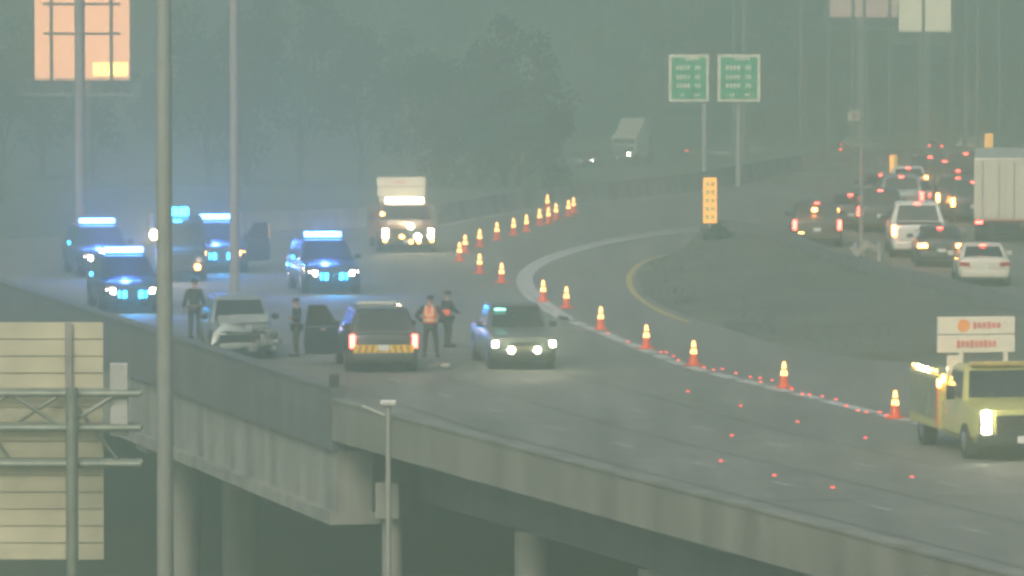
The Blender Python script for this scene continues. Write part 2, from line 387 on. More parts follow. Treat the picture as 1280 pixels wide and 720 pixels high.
def vehicle(name, kind, paint, loc, rz, label, cat, group=None, head=None, tail=None, bar_=None, roofpaint=None, plate=True, scale=1.0, wreck=False, lower=None, nobrake=False):
    s = SPEC[kind]; L, W, Hh = s['L'], s['W'], s['H']; hw = W / 2; belt = s['belt']; hood = s['hood']; rear = s['rear']
    root = empty(name, loc, rz, label, cat, group); root.scale = (scale,) * 3
    # body shell
    st = [(-L/2, .80, .44, hood - .30), (-L/2 + .07, .90, .34, hood - .17), (-L/2 + .25, .96, .28, hood - .10), (-L/2 + .6, .99, .25, hood - .05), (s['ws'], 1, .24, belt),
          (0, 1, .24, belt), (L/2 - .6, 1, .25, rear), (L/2 - .2, .985, .28, rear), (L/2 - .06, .96, .34, rear - .05), (L/2, .90, .44, rear - .16)]
    def ring(y, k, zb, zt):
        wv = hw * k; h = [(0, zb), (wv * .86, zb), (wv * .97, zb + .12), (wv, zb + .42 * (zt - zb)), (wv * .985, zt - .14), (wv * .93, zt - .03), (wv * .6, zt + .015), (0, zt + .03)]
        return [(x, y, z) for x, z in h] + [(-x, y, z) for x, z in h[-2:0:-1]]
    m_ = MB(); m_.loft([ring(*t) for t in st])
    if wreck:
        rnd = random.Random(3)
        for v in m_.bm.verts:
            if v.co.y < -L/2 + .7: v.co += Vector((rnd.uniform(-.12, .12), rnd.uniform(.0, .45) * (1 if v.co.x > -.2 else .4), rnd.uniform(-.14, .12)))
    body = m_.build('body', paint, root, smooth=38)
    # cabin
    yf, yr, rf, rr = s['ws'], s['rb'], s['rf'], s['rr']; wl, wt = hw * .93, hw * .74; zt = Hh - .07
    def rr_(y0, y1, wv, z, c=.06): return [(-wv + c, y0, z), (wv - c, y0, z), (wv, y0 + c, z), (wv, y1 - c, z), (wv - c, y1, z), (-wv + c, y1, z), (-wv, y1 - c, z), (-wv, y0 + c, z)]
    m_ = MB(); m_.loft([rr_(yf, yr, wl, belt - .08), rr_(yf + .05, yr - .02, wl, belt), rr_(rf, rr, wt, zt), rr_(rf + .1, rr - .08, wt * .93, Hh - .015, .1), rr_(rf + .3, rr - .25, wt * .6, Hh, .1)])
    m_.build('cabin', roofpaint or paint, root, smooth=30)
    b0, b1, b2, b3 = (-wl, yf + .05, belt), (wl, yf + .05, belt), (wt, rf, zt), (-wt, rf, zt)
    m_ = MB(); quad_panel(m_, b0, b1, b2, b3, .06, .94, .04, .95); m_.build('windshield', GLASS, root)
    m_ = MB(); quad_panel(m_, (wl, yr - .02, belt), (-wl, yr - .02, belt), (-wt, rr, zt), (wt, rr, zt), .09, .91, .12 if kind == 'suv' else .08, .9); m_.build('rear_window', GLASS, root)
    nwin = 3 if kind == 'suv' else 2
    for sx in (1, -1):
        A, B, C, D_ = (sx * wl, yf + .05, belt), (sx * wl, yr - .02, belt), (sx * wt, rr, zt), (sx * wt, rf, zt)
        if sx < 0: A, B, C, D_ = B, A, D_, C
        for k in range(nwin):
            u0, u1 = .09 + k * .84 / nwin, .09 + (k + 1) * .84 / nwin - .03
            if sx < 0: u0, u1 = 1 - u1, 1 - u0
            m_ = MB(); quad_panel(m_, A, B, C, D_, u0, u1, .08, .9); m_.build('side_window', GLASS, root)
    # bed of a pickup: tailgate recess
    if kind == 'pickup':
        m_ = MB(); m_.box((0, (yr + L/2) / 2 + .06, rear + .012), (W * .76, L/2 - yr - .35, .05), .01); m_.build('bed', BLACK, root)
        m_ = MB(); m_.box((0, L/2 + .005, rear - .34), (W * .76, .05, .44), .02); m_.build('tailgate', paint, root)
        m_ = MB(); m_.box((0, L/2 + .04, rear - .25), (.28, .03, .07), .01); m_.build('handle', BLACK, root)
    # wheels
    for y in (-L/2 + .95, L/2 - 1.05):
        for sx in (1, -1):
            r = s['wr']; x1 = sx * (hw + .012)
            m_ = MB(); m_.cyl((sx * (hw - .1), y, r + .03), (sx * (hw + .004), y, r + .03), r + .07, seg=24); m_.build('wheel_arch', BLACK, root, smooth=40)
            m_ = MB(); m_.cyl((x1 - sx * .24, y, r), (x1 - sx * .03, y, r), r, seg=24); m_.cyl((x1 - sx * .03, y, r), (x1, y, r), r, r * .86, seg=24); t = m_.build('wheel', TYRE, root, smooth=40)
            m_ = MB(); m_.cyl((x1 - sx * .01, y, r), (x1 + sx * .012, y, r), r * .62, r * .5, seg=16); m_.build('rim', RIM, t, smooth=40)
    # front: grille, bumper, lamps, mirrors
    yb = -L/2
    m_ = MB(); m_.box((0, yb - .005, hood - .42), (W * .46, .06, .22), .02)
    g = m_.build('grille', BLACK, root)
    if not wreck:
        m_ = MB(); [m_.box((0, yb - .04, hood - .49 + .07 * k), (W * .44, .02, .018)) for k in range(3)]; m_.build('grille_bar', CHROME, g)
    m_ = MB(); m_.box((.05 if wreck else 0, yb + .04, .46), (W * .84, .2, .2), .05, rz=.12 if wreck else 0, ry=-.06 if wreck else 0); m_.build('front_bumper', lower or paint, root, smooth=40)
    m_ = MB(); m_.box((0, L/2 - .03, .46), (W * .88, .2, .24), .05); m_.build('rear_bumper', lower or paint, root, smooth=40)
    for sx in (1, -1):
        if wreck and sx > 0: continue
        m_ = MB(); m_.box((sx * hw * (.70 if kind != 'pickup' else .84), yb + .10, hood - .36), (.34 if kind != 'pickup' else .2, .2, .19), .05, rz=sx * .35); m_.build('headlight', head or LENS, root, smooth=40)
    zl = rear - .22
    for sx in (1, -1):
        m_ = MB()
        if kind == 'sedan': m_.box((sx * hw * .76, L/2 - .02, zl), (.36, .1, .15), .03, rz=-sx * .25)
        else: m_.box((sx * hw * .88, L/2 - .03, zl), (.15, .12, .38), .03)
        m_.build('taillight', tail or RED, root, smooth=40)
    if tail and not nobrake:
        m_ = MB(); m_.box((0, rr + .03 if kind != 'sedan' else rr + .12, zt + .01), (.2, .04, .05), .01); m_.build('brake_light', LAMP_R, root)
    for sx in (1, -1):
        m_ = MB(); m_.box((sx * (hw + .1), yf + .42, belt + .1), (.22, .13, .17), .04); m_.build('mirror', BLACK if kind != 'sedan' else paint, root, smooth=40)
        for y in ((-.05, .95) if kind != 'pickup' else (-.1, .75)):
            m_ = MB(); m_.box((sx * (hw * .99 + .005), y + .1, belt - .16), (.03, .18, .035), .008); m_.build('door_handle', CHROME, root)
    if plate:
        m_ = MB(); m_.box((0, L/2 + .03, rear - .40 if kind != 'pickup' else .55), (.32, .03, .16), .008); m_.build('licence_plate', PLATE, root)
    if bar_:
        m_ = MB(); m_.box((0, .1, Hh + .06), (1.22, .3, .09), .02); b = m_.build('light_bar', BLACK, root)
        m_ = MB(); m_.box((0, .1, Hh + .14), (1.26, .34, .17), .05); m_.build('lens', bar_, b, smooth=40)
        for d in ((0, -1, .06),):
            lamp('bar_lamp', b, (0, -.5, Hh + .2), 620, BLUEGLOW, .12, 150, d)
    return root
def put(px, py): return G(px, py)
YAW = math.atan(.22)      # the ramp's direction against the line of sight
pol = 'police vehicles with blue lights lit'
def police(px, py, yaw, label, spare=(), door=False, amber=False):
    r = vehicle('police_car', 'suv', NAVY, put(px, py), yaw, label, 'police car', pol, head=LAMP_P if not amber else LAMP_A, bar_=LAMP_BB)
    for sx in (1, -1):
        m_ = MB(); m_.box((sx * .33, -2.56, .62), (.27, .06, .24), .03); m_.build('grille_lamp', LAMP_B, r, smooth=40)
    m_ = MB(); m_.box((-1.16, -.8, 1.2), (.1, .05, .12), .02); m_.build('mirror_lamp', LAMP_B, r)
    m_ = MB(); [m_.box((sx * .38, -2.58, .56), (.07, .1, .5), .02) for sx in (-1, 1)]; m_.box((0, -2.6, .78), (.8, .05, .06), .01); m_.build('push_bar', BLACK, r)
    lamp('grille_glow', r, (0, -2.75, .62), 260, (.03, .4, 1), .1, 140, (0, -1, 0))
    if door: open_door(r, 'suv', NAVY, reflect=True)
    return r
def open_door(r, kind, paint, reflect=False):
    s = SPEC[kind]; hw = s['W'] / 2; Lh = 1.05; an = R(22)
    ex, ey = math.cos(an), math.sin(an)
    P = lambda u, z: Vector((hw + .02 + u * ex, -.85 + u * ey, z))
    n = Vector((-ey, ex, 0)) * .07
    d = MB().prism([P(0, .42), P(.15, .33), P(Lh, .36), P(Lh + .04, .7), P(Lh, 1.13), P(0, 1.12)], n).build('open_door', paint, r)
    f = MB()
    for a, b in (((0, 1.12), (.42, 1.72)), ((.42, 1.72), (Lh - .12, 1.74)), ((Lh - .12, 1.74), (Lh, 1.13))):
        f.cyl(P(*a) + n * .5, P(*b) + n * .5, .03, seg=8)
    f.build('window_frame', paint, d)
    MB().prism([P(.05, 1.14), P(.44, 1.70), P(Lh - .15, 1.71), P(Lh - .05, 1.14)], n * .2).build('door_glass', GLASS, d)
    m_ = MB(); m_.box(P(.12, 1.22) + n * -1.4, (.2, .2, .15), .04); m_.build('mirror', BLACK, d)
    m_ = MB(); m_.box(P(.5, 1.05) + n * 1.05, (.16, .06, .06), .01); m_.build('handle', CHROME, d)
    if reflect:
        m_ = MB(); m_.box(P(Lh - .02, 1.42), (.06, .06, .5), .01); m_.build('edge_reflector', mat('orange reflector', (.9, .4, .12), .4), d)
police(122, 343, YAW, 'farthest left dark police SUV with blue light bar, partly hidden by the one ahead')
police(155, 386, YAW * .8, 'dark police SUV nearest the parapet at far left, white headlights under the lit blue bar', )
police(268, 337, YAW * .7, 'dark police SUV with driver door open, amber headlights and lit blue bar', door=True, amber=True)
police(404, 363, YAW * .8, 'lone dark police SUV behind the open door, blue bar lit, nearest the orange-lit truck')

# police SUV seen from behind, with its door open
r = vehicle('police_car', 'suv', DARKGREY, put(470, 459), math.pi + YAW * .5, 'parked police SUV seen from behind, open driver door and yellow chevrons on its tailgate', 'police car', pol, tail=LAMP_R, nobrake=True)
open_door(r, 'suv', NAVY)
m_ = MB(); m_.box((0, 2.515, .66), (1.7, .03, .27), .01); cb = m_.build('chevron_panel', mat('yellow reflective band', (.85, .55, .05), .4, var=.1), r)
m_ = MB()
for k in range(9):
    x = -.72 + k * .18; sg = 1 if k < 4.5 else -1
    m_.prism([(x - .04, 2.532, .54), (x + .03, 2.532, .54), (x + .03 + .07 * sg, 2.532, .78), (x - .04 + .07 * sg, 2.532, .78)], (0, .004, 0))
m_.build('chevron_stripes', mat('dark red stripe', (.4, .16, .04), .5), cb)
m_ = MB(); m_.box((0, .2, 1.85), (1.15, .3, .1), .03); m_.build('light_bar', mat('unlit light bar', (.5, .5, .48), .2), r, smooth=40)

# wrecked car
wr = vehicle('wrecked_car', 'suv', SILVER, put(297, 443), YAW * .6, 'wrecked pale silver car with crumpled front beside the parapet', 'car', wreck=True, scale=.95)
m_ = MB()
for k in range(4):
    y0, y1 = -2.2 + k * .3, -1.9 + k * .3; z0, z1 = [1.06, 1.30, 1.22, 1.16, 1.12][k:k + 2]
    m_.loft([[(-.78, y0, z0), (.75, y0 + .12, z0 + .06), (.75, y0 + .12, z0 + .08), (-.78, y0, z0 + .02)], [(-.78, y1, z1), (.78, y1, z1 + .03), (.78, y1, z1 + .05), (-.78, y1, z1 + .02)]])
m_.build('hood', SILVER, wr)
m_ = MB(); rnd = random.Random(11)
for k in range(26):
    m_.box((rnd.uniform(.1, .95), rnd.uniform(-2.75, -2.2), rnd.uniform(.35, 1.0)), (rnd.uniform(.06, .3), rnd.uniform(.05, .2), rnd.uniform(.03, .12)), 0, rz=rnd.uniform(0, 3), rx=rnd.uniform(0, 3))
m_.build('crushed_metal', mat('torn metal', (.4, .4, .38), .4, .5, var=.5, scale=8), wr)
m_ = MB(); m_.box((-.2, -2.55, .62), (1.2, .06, .3), .02, rz=.1); m_.build('radiator', BLACK, wr)
def debris(px, py, sz, m, label):
    c = G(px, py); b = MB(); rnd = random.Random(px)
    for k in range(5): b.box((rnd.uniform(-.5, .5) * sz, rnd.uniform(-.5, .5) * sz, .05 + rnd.random() * .1), (rnd.uniform(.2, .7) * sz, rnd.uniform(.1, .3) * sz, rnd.uniform(.03, .1)), .005, rz=rnd.uniform(0, 3), rx=rnd.uniform(-.5, .5))
    o = b.build('car_debris', m); o.location = c; tag(o, label, 'debris')
debris(323, 440, .7, mat('pink plastic', (.5, .28, .24), .4), 'torn pinkish bumper piece under the wrecked car')
debris(345, 432, .5, CONC_D, 'dark broken bits beside the wrecked car')
debris(548, 462, .5, STEEL, 'pale scraps on the road between parked SUV and pickup')

# pickup facing the camera
pk = vehicle('pickup_truck', 'pickup', mat('mid grey paint', (.13, .14, .135), .35, .3, var=.06, coat=.4), put(641, 455), YAW * .55, 'grey pickup truck with four bright lamps facing the viewer', 'pickup truck', head=LAMP_W, lower=BLACK, scale=.93)
for sx in (1, -1):
    m_ = MB(); m_.cyl((sx * .40, -2.88, .62), (sx * .40, -2.98, .62), .10, seg=16); m_.build('driving_lamp', LAMP_W, pk, smooth=40)
    lamp('headlamp_glow', pk, (sx * .55, -3.05, .75), 70, (1, .9, .68), .1, 60, (0, -1, .12))
m_ = MB(); m_.box((-.5, -.86, 1.74), (.34, .05, .06), .01); m_.build('windshield_lamp', LAMP_C, pk)
m_ = MB(); m_.box((0, -2.92, .68), (.7, .05, .12), .02); m_.build('chrome_bar', mat('chrome tinted as lit', (.7, .6, .4), .25, .7), pk)  # lit look is in the base colour, warmer and paler than plain chrome

# ---- service trucks with a message board
def service_truck(loc, yaw, label, paint, lit, boardlines, scale=1.0):
    root = empty('service_truck', loc, yaw, label, 'service truck', 'highway service trucks with boards'); root.scale = (scale,) * 3
    W = 2.3; hw = W / 2; L = 6.4; y0 = -L/2
    def ring(y, k, zb, zt):
        wv = hw * k; h = [(0, zb), (wv * .9, zb), (wv, zb + .15), (wv, zt - .2), (wv * .94, zt - .04), (wv * .6, zt + .02), (0, zt + .03)]
        return [(x, y, z) for x, z in h] + [(-x, y, z) for x, z in h[-2:0:-1]]
    MB().loft([ring(y0, .84, .5, 1.0), ring(y0 + .1, .93, .42, 1.18), ring(y0 + .5, .97, .4, 1.30), ring(y0 + 1.35, 1, .4, 1.38), ring(y0 + 3.2, 1, .4, 1.38)]).build('body', paint, root, smooth=35)
    yf = y0 + 1.3; wl, wt = hw * .94, hw * .80
    def rr_(a, b, wv, z, c=.07): return [(-wv + c, a, z), (wv - c, a, z), (wv, a + c, z), (wv, b - c, z), (wv - c, b, z), (-wv + c, b, z), (-wv, b - c, z), (-wv, a + c, z)]
    MB().loft([rr_(yf, y0 + 3.2, wl, 1.3), rr_(yf + .03, y0 + 3.2, wl, 1.37), rr_(yf + .55, y0 + 3.1, wt, 2.04), rr_(yf + .7, y0 + 3.0, wt * .9, 2.12)]).build('cabin', paint, root, smooth=30)
    m_ = MB(); quad_panel(m_, (-wl, yf + .03, 1.37), (wl, yf + .03, 1.37), (wt, yf + .55, 2.04), (-wt, yf + .55, 2.04), .05, .95, .05, .95); m_.build('windshield', GLASS, root)
    for sx in (1, -1):
        A, B, C, D_ = (sx * wl, yf + .1, 1.37), (sx * wl, y0 + 3.15, 1.37), (sx * wt, y0 + 3.08, 2.04), (sx * wt, yf + .6, 2.04)
        if sx < 0: A, B, C, D_ = B, A, D_, C
        m_ = MB(); quad_panel(m_, A, B, C, D_, .1, .9, .08, .9); m_.build('side_window', GLASS, root)
        m_ = MB(); m_.box((sx * (hw + .18), yf + .35, 1.52), (.2, .12, .34), .03); m_.cyl((sx * hw * .95, yf + .4, 1.4), (sx * (hw + .14), yf + .36, 1.5), .02, seg=8); m_.build('mirror', BLACK, root, smooth=40)
        m_ = MB(); m_.box((sx * .88, y0 + .05, .86), (.3, .16, .46), .04, rz=sx * .2); bz = m_.build('headlight', BLACK, root, smooth=40)
        for zz2 in (.75, .97): m_ = MB(); m_.box((sx * .88, y0 - .04, zz2), (.22, .06, .17), .03, rz=sx * .2); m_.build('lamp', lit, bz, smooth=40)
        lamp('headlamp_glow', root, (sx * .88, y0 - .2, .86), 70, (1, .82, .5), .1, 60, (0, -1, .12))
    m_ = MB(); m_.box((0, y0 - .01, .86), (1.3, .08, .44), .03); g = m_.build('grille', BLACK, root)
    m_ = MB(); [m_.box((0, y0 - .055, .72 + .09 * k), (1.24, .02, .025)) for k in range(4)]; m_.build('grille_bar', DARKGREY, g)
    m_ = MB(); m_.box((0, y0 - .05, .5), (2.2, .25, .3), .04); m_.build('front_bumper', BLACK, root, smooth=40)
    m_ = MB(); m_.box((0, y0 - .19, .52), (.34, .02, .16), .005); m_.build('licence_plate', PLATE, root)
    for y, dual in ((y0 + 1.0, .25), (L/2 - 1.2, .3)):
        for sx in (1, -1):
            x1 = sx * (hw + .01); m_ = MB(); m_.cyl((x1 - sx * dual, y, .42), (x1, y, .42), .42, seg=24); t = m_.build('wheel', TYRE, root, smooth=40)
            m_ = MB(); m_.cyl((x1 - sx * .01, y, .42), (x1 + sx * .015, y, .42), .25, .2, seg=16); m_.build('rim', RIM, t, smooth=40)
    m_ = MB(); m_.box((0, L/2 - 1.55, 1.15), (W + .1, 3.0, 1.3), .04); ub = m_.build('utility_body', paint, root)
    for sx in (1, -1):
        m_ = MB(); m_.box((sx * (hw + .06), L/2 - 2.95, 1.1), (.02, .12, 1.05), .005); m_.build('side_stripe', ORANGE, ub)
        m_ = MB(); [m_.box((sx * (hw + .062), L/2 - 2.5 + .95 * k, 1.22), (.02, .86, .95), .01) for k in range(3)]; m_.build('locker_door', mat('dull greenish locker', (.2, .22, .14), .5), ub)
    # message board on a mast behind the cab
    yb = L/2 - 2.6; bx = -.18 if scale == 1.0 and lit is LAMP_W and yaw > .12 else 0
    m_ = MB(); [m_.box((x, yb, 2.1), (.1, .12, .9), .01) for x in (-.55, .55)]; m_.box((0, yb, 2.0), (1.2, .1, .12), .01); m_.box((-.7, yb + .02, 2.0), (.35, .11, .5), .02); m_.build('mast', CREAM, root)
    for k, zc in enumerate((2.96, 2.52)):
        m_ = MB(); m_.box((bx, yb, zc), (1.9, .14, .42), .02); bd_ = m_.build('board', CREAM, root)
        for (x, wd, hgt, mm) in boardlines[k]:
            m_ = MB(); x += bx
            if wd == hgt: m_.cyl((x, yb - .071, zc), (x, yb - .085, zc), wd / 2, seg=20)
            else:
                n = max(3, int(wd / .11))
                for q in range(n): m_.box((x - wd / 2 + wd * (q + .5) / n, yb - .076, zc), (wd / n * .7, .012, hgt * (.8 + .2 * ((q * 7) % 3 == 0))))
            m_.build('lettering', mm, bd_)
    return root, y0, L
PINK = mat('faded red lettering', (.65, .16, .13), .6); ORL = mat('orange disc', (.95, .32, .08), .6)
tr, y0, L = service_truck(put(1236, 563), R(10), 'yellow green service truck at the right edge with two stacked cream boards', LIME, LAMP_W,
    [[(-.32, .3, .3, ORL), (.25, .7, .16, PINK)], [(.0, 1.0, .18, PINK)]])
for k in range(6):
    m_ = MB(); m_.cyl((-1.12 + .0 * k, L/2 - .2 - .45 * k, 1.84), (-1.12, L/2 - .2 - .45 * k, 1.90), .035, seg=10); m_.build('marker_lamp', LAMP_A if k in (0, 5, 4) else LAMP_W, tr)
for x, y, z in ((-1.08, y0 + 3.35, 1.72), (-1.2, y0 + 3.3, 1.62)):
    m_ = MB(); m_.box((x, y, z), (.1, .08, .2), .03); m_.build('amber_lamp', LAMP_A, tr)
m_ = MB(); m_.box((0, y0 + 1.9, 2.17), (1.6, .3, .1), .03); m_.build('light_bar', mat('unlit amber bar', (.45, .32, .1), .3), tr)
m_ = MB(); m_.box((-.9, y0 - .1, 1.14), (.2, .12, .12), .03); m_.build('corner_lamp', LAMP_W, tr)
t2, y0, L = service_truck(put(503, 311), YAW * .4, 'service truck far on the ramp, glaring white light strip under its cream board', mat('dull red orange paint', (.30, .15, .09), .4, var=.06), LAMP_W,
    [[(-.1, .5, .1, PINK)], [(.0, 1.0, .06, CREAM)]], scale=1.0)
t2.scale.z = .88
m_ = MB(); m_.box((0, y0 + 1.95, 2.22), (1.5, .3, .26), .05); m_.build('light_bar', mat('lit white bar', (.9, .9, .9), .2, emit=(1, .84, .55), strength=14), t2, smooth=40)
lamp('bar_lamp', t2, (0, y0 + 1.6, 2.2), 170, (1, .7, .4), .2, 100, (0, -1, .15))
for x, z, mm in ((.08, 1.18, LAMP_W), (-.25, .72, LAMP_A), (.36, .72, LAMP_W), (.4, .5, LAMP_A), (.1, .5, LAMP_A), (-1.0, 1.72, LAMP_A), (.9, .56, LAMP_A), (-.9, .56, LAMP_A)):
    m_ = MB(); m_.cyl((x, y0 - .1 + (.1 if z > 1.5 else 0), z), (x, y0 - .2 + (.1 if z > 1.5 else 0), z), .13 if mm is LAMP_W else .09, seg=14); m_.build('warning_lamp', mm, t2, smooth=40)

# ---- tall dark rescue van between the police cars
def rescue_van(loc, yaw):
    r = empty('rescue_van', loc, yaw, 'tall dark rescue van behind the thick mast, two blue lamps on its roof', 'rescue van', pol)
    W, L, Hh = 1.8, 5.4, 2.25; hw = W / 2; y0 = -L/2
    def rg(y, k, zb, zt): wv = hw * k; return [(-wv, y, zb), (wv, y, zb), (wv, y, zt - .15), (wv * .9, y, zt), (-wv * .9, y, zt), (-wv, y, zt - .15)]
    MB().loft([rg(y0, .88, .4, .95), rg(y0 + .2, .97, .32, 1.1), rg(y0 + .95, 1, .3, 1.22), rg(y0 + 1.6, 1, .3, 2.0), rg(y0 + 2.0, 1, .3, Hh), rg(L/2, 1, .35, Hh)]).build('body', NAVY, r, smooth=25)
    m_ = MB(); quad_panel(m_, (-hw * .92, y0 + .97, 1.22), (hw * .92, y0 + .97, 1.22), (hw * .88, y0 + 1.6, 2.0), (-hw * .88, y0 + 1.6, 2.0), .05, .95, .05, .95); m_.build('windshield', GLASS, r)
    for sx in (1, -1):
        m_ = MB(); m_.box((sx * .62, y0 + .03, .78), (.24, .1, .18), .03); m_.build('headlight', LENS, r)
        m_ = MB(); m_.box((sx * .19, y0 + 2.0, Hh + .16), (.34, .3, .3), .06); m_.build('roof_lamp', LAMP_B, r, smooth=40)
        m_ = MB(); m_.box((sx * (hw + .12), y0 + 1.2, 1.4), (.18, .12, .28), .03); m_.build('mirror', BLACK, r)
        for y in (y0 + .95, L/2 - 1.1):
            x1 = sx * (hw + .01); m_ = MB(); m_.cyl((x1 - sx * .24, y, .36), (x1, y, .36), .36, seg=20); t = m_.build('wheel', TYRE, r, smooth=40)
            m_ = MB(); m_.cyl((x1 - sx * .01, y, .36), (x1 + sx * .012, y, .36), .2, seg=14); m_.build('rim', RIM, t)
    m_ = MB(); m_.box((0, y0 - .01, .72), (.8, .06, .24), .02); m_.build('grille', BLACK, r)
    m_ = MB(); m_.box((0, y0 - .02, .45), (1.7, .16, .2), .04); m_.build('front_bumper', BLACK, r)
    m_ = MB(); m_.box((-.05, y0 + 1.72, 2.02), (.3, .12, .2), .04); m_.build('windshield_lamp', LAMP_B, r, smooth=40)
    m_ = MB(); m_.cyl((-.92, y0 + 1.0, 1.62), (-.92, y0 + .9, 1.62), .17, seg=16); m_.build('spot_lamp', LAMP_A if False else mat('lit warm spot', (.9, .8, .6), .2, emit=(1, .72, .36), strength=50), r, smooth=40)
    m_ = MB(); m_.cyl((.55, y0 - .08, .52), (.55, y0 - .14, .52), .11, seg=14); m_.build('fog_lamp', LAMP_A, r, smooth=40)
    lamp('spot_glow', r, (-.92, y0 + .7, 1.62), 450, (1, .62, .3), .1, 130, (0, -1, 0))
    lamp('roof_glow', r, (0, y0 + 1.6, Hh + .2), 260, (.06, .4, 1), .15, 150, (0, -1, 0))
rescue_van(put(222, 347), YAW * .5)

# ---- queue of traffic, seen from behind
AW = math.pi - R(1)
tq = 'queue of cars braking at the right'
def queue(kind, paint, px, py, label, cat, tail=LAMP_R, yaw=0.0, **k):
    return vehicle({'suv': 'queue_car', 'sedan': 'queue_car', 'pickup': 'pickup_truck'}[kind], kind, paint, put(px, py), AW + yaw, label, cat, tq, tail=tail, **k)
qa = queue('suv', OLIVE, 1019, 306, 'dark brownish SUV with lit lamps, leftmost in the queue', 'car')
for x, z, mm in ((.1, 1.5, LAMP_RA), (.62, .55, LAMP_A)):
    m_ = MB(); m_.box((x, 2.5, z), (.2, .1, .14), .03); m_.build('warning_lamp', mm, qa)
queue('sedan', DARKGREY, 1062, 284, 'dark sedan just right of the brownish SUV, half hidden', 'car', tail=LAMP_RA)
queue('suv', DARKGREY, 1098, 288, 'dark car with red brake light behind the small pole, left of the white pickup', 'car')
qw = queue('pickup', WHITE, 1145, 318, 'white pickup truck behind the dark sedan with glaring tail lights', 'pickup truck', tail=LAMP_RA, scale=1.08)
queue('sedan', DARKGREY, 1173, 330, 'dark sedan with two glaring amber red tail lights, in front of the white pickup', 'car', tail=LAMP_RA)
queue('sedan', CREAM, 1226, 354, 'white sedan nearest the viewer in the queue', 'car', tail=RED)
queue('sedan', SILVER, 1143, 264, 'grey car beyond the white pickup with a red roof brake light', 'car')
queue('suv', DARKGREY, 1194, 270, 'tall dark SUV beside the white lorry trailer', 'car', tail=LAMP_RA)
queue('suv', DARKGREY, 1160, 240, 'small dark vehicle farthest up the queue', 'car', tail=RED)
queue('sedan', DARKGREY, 1196, 250, 'dark car with red lights just beyond the tall SUV', 'car')

queue('suv', SILVER, 1124, 268, 'silver car half hidden behind the dark car left of the white pickup', 'car')
queue('suv', DARKGREY, 1213, 276, 'dark car wedged between the tall SUV and the lorry trailer', 'car', tail=LAMP_RA)
queue('suv', OLIVE, 1178, 246, 'dull brown SUV in the packed group just up the queue from the tall SUV', 'car', tail=LAMP_RA)
queue('sedan', WHITE, 1134, 246, 'pale car near the head of the queue by the slim yellow marker', 'car')
queue('pickup', DARKGREY, 1206, 240, 'dark pickup near the head of the queue left of the lorry trailer', 'pickup truck')
queue('sedan', OLIVE, 1100, 256, 'dull brown car at the left edge near the head of the queue', 'car')
def trailer_truck(loc, rz, label, front=False):
    r = empty('lorry_trailer', loc, rz, label, 'lorry')
    W, h0, h1, L = 2.6, 1.05, 3.95, 12
    m_ = MB(); m_.box((0, -L/2 + 1, (h0 + h1) / 2), (W, L, h1 - h0), .03); m_.build('cargo_box', CREAM, r)
    for sx in (1, -1):
        m_ = MB(); m_.box((sx * .64, 1.02, (h0 + h1) / 2), (1.22, .05, h1 - h0 - .2), .01); d = m_.build('door', CREAM, r)
        m_ = MB(); m_.cyl((sx * .3, 1.07, h0 + .15), (sx * .3, 1.07, h1 - .15), .02, seg=8); m_.cyl((sx * .95, 1.07, h0 + .15), (sx * .95, 1.07, h1 - .15), .02, seg=8); m_.build('lock_rod', STEEL, d)
        m_ = MB(); m_.box((sx * 1.1, 1.06, h0 - .1), (.3, .06, .12), .02); m_.build('taillight', LAMP_R, r)
        for y in (-.6, -1.9):
            x1 = sx * 1.27; m_ = MB(); m_.cyl((x1 - sx * .55, y, .5), (x1, y, .5), .5, seg=20); t = m_.build('wheel', TYRE, r, smooth=40)
            m_ = MB(); m_.cyl((x1 - sx * .01, y, .5), (x1 + sx * .012, y, .5), .28, seg=14); m_.build('rim', RIM, t)
    m_ = MB(); m_.box((0, 1.03, .96), (2.5, .08, .16), .01); m_.box((0, 1.0, .5), (2.2, .1, .12), .01); [m_.box((x, 1.0, .75), (.1, .08, .5)) for x in (-.7, .7)]; m_.build('rear_bumper', BLACK, r)
    m_ = MB(); m_.box((0, 1.09, 1.05), (1.9, .02, .06)); m_.build('reflective_strip', mat('red reflective strip', (.7, .12, .08), .4), r)
    m_ = MB(); m_.box((0, -3, .85), (1.0, 8, .25)); m_.build('chassis', BLACK, r)
    # tractor in front of the trailer
    m_ = MB(); m_.box((0, -L + .2, 2.0), (2.4, 2.0, 2.6), .15); m_.build('tractor_cab', DARKGREY, r)
    return r
o = trailer_truck(put(1258, 302), math.pi + R(3), 'big cream white lorry trailer at the right edge of the queue'); 
o.rotation_euler.z = math.pi - R(4.5); o.scale.z = .86

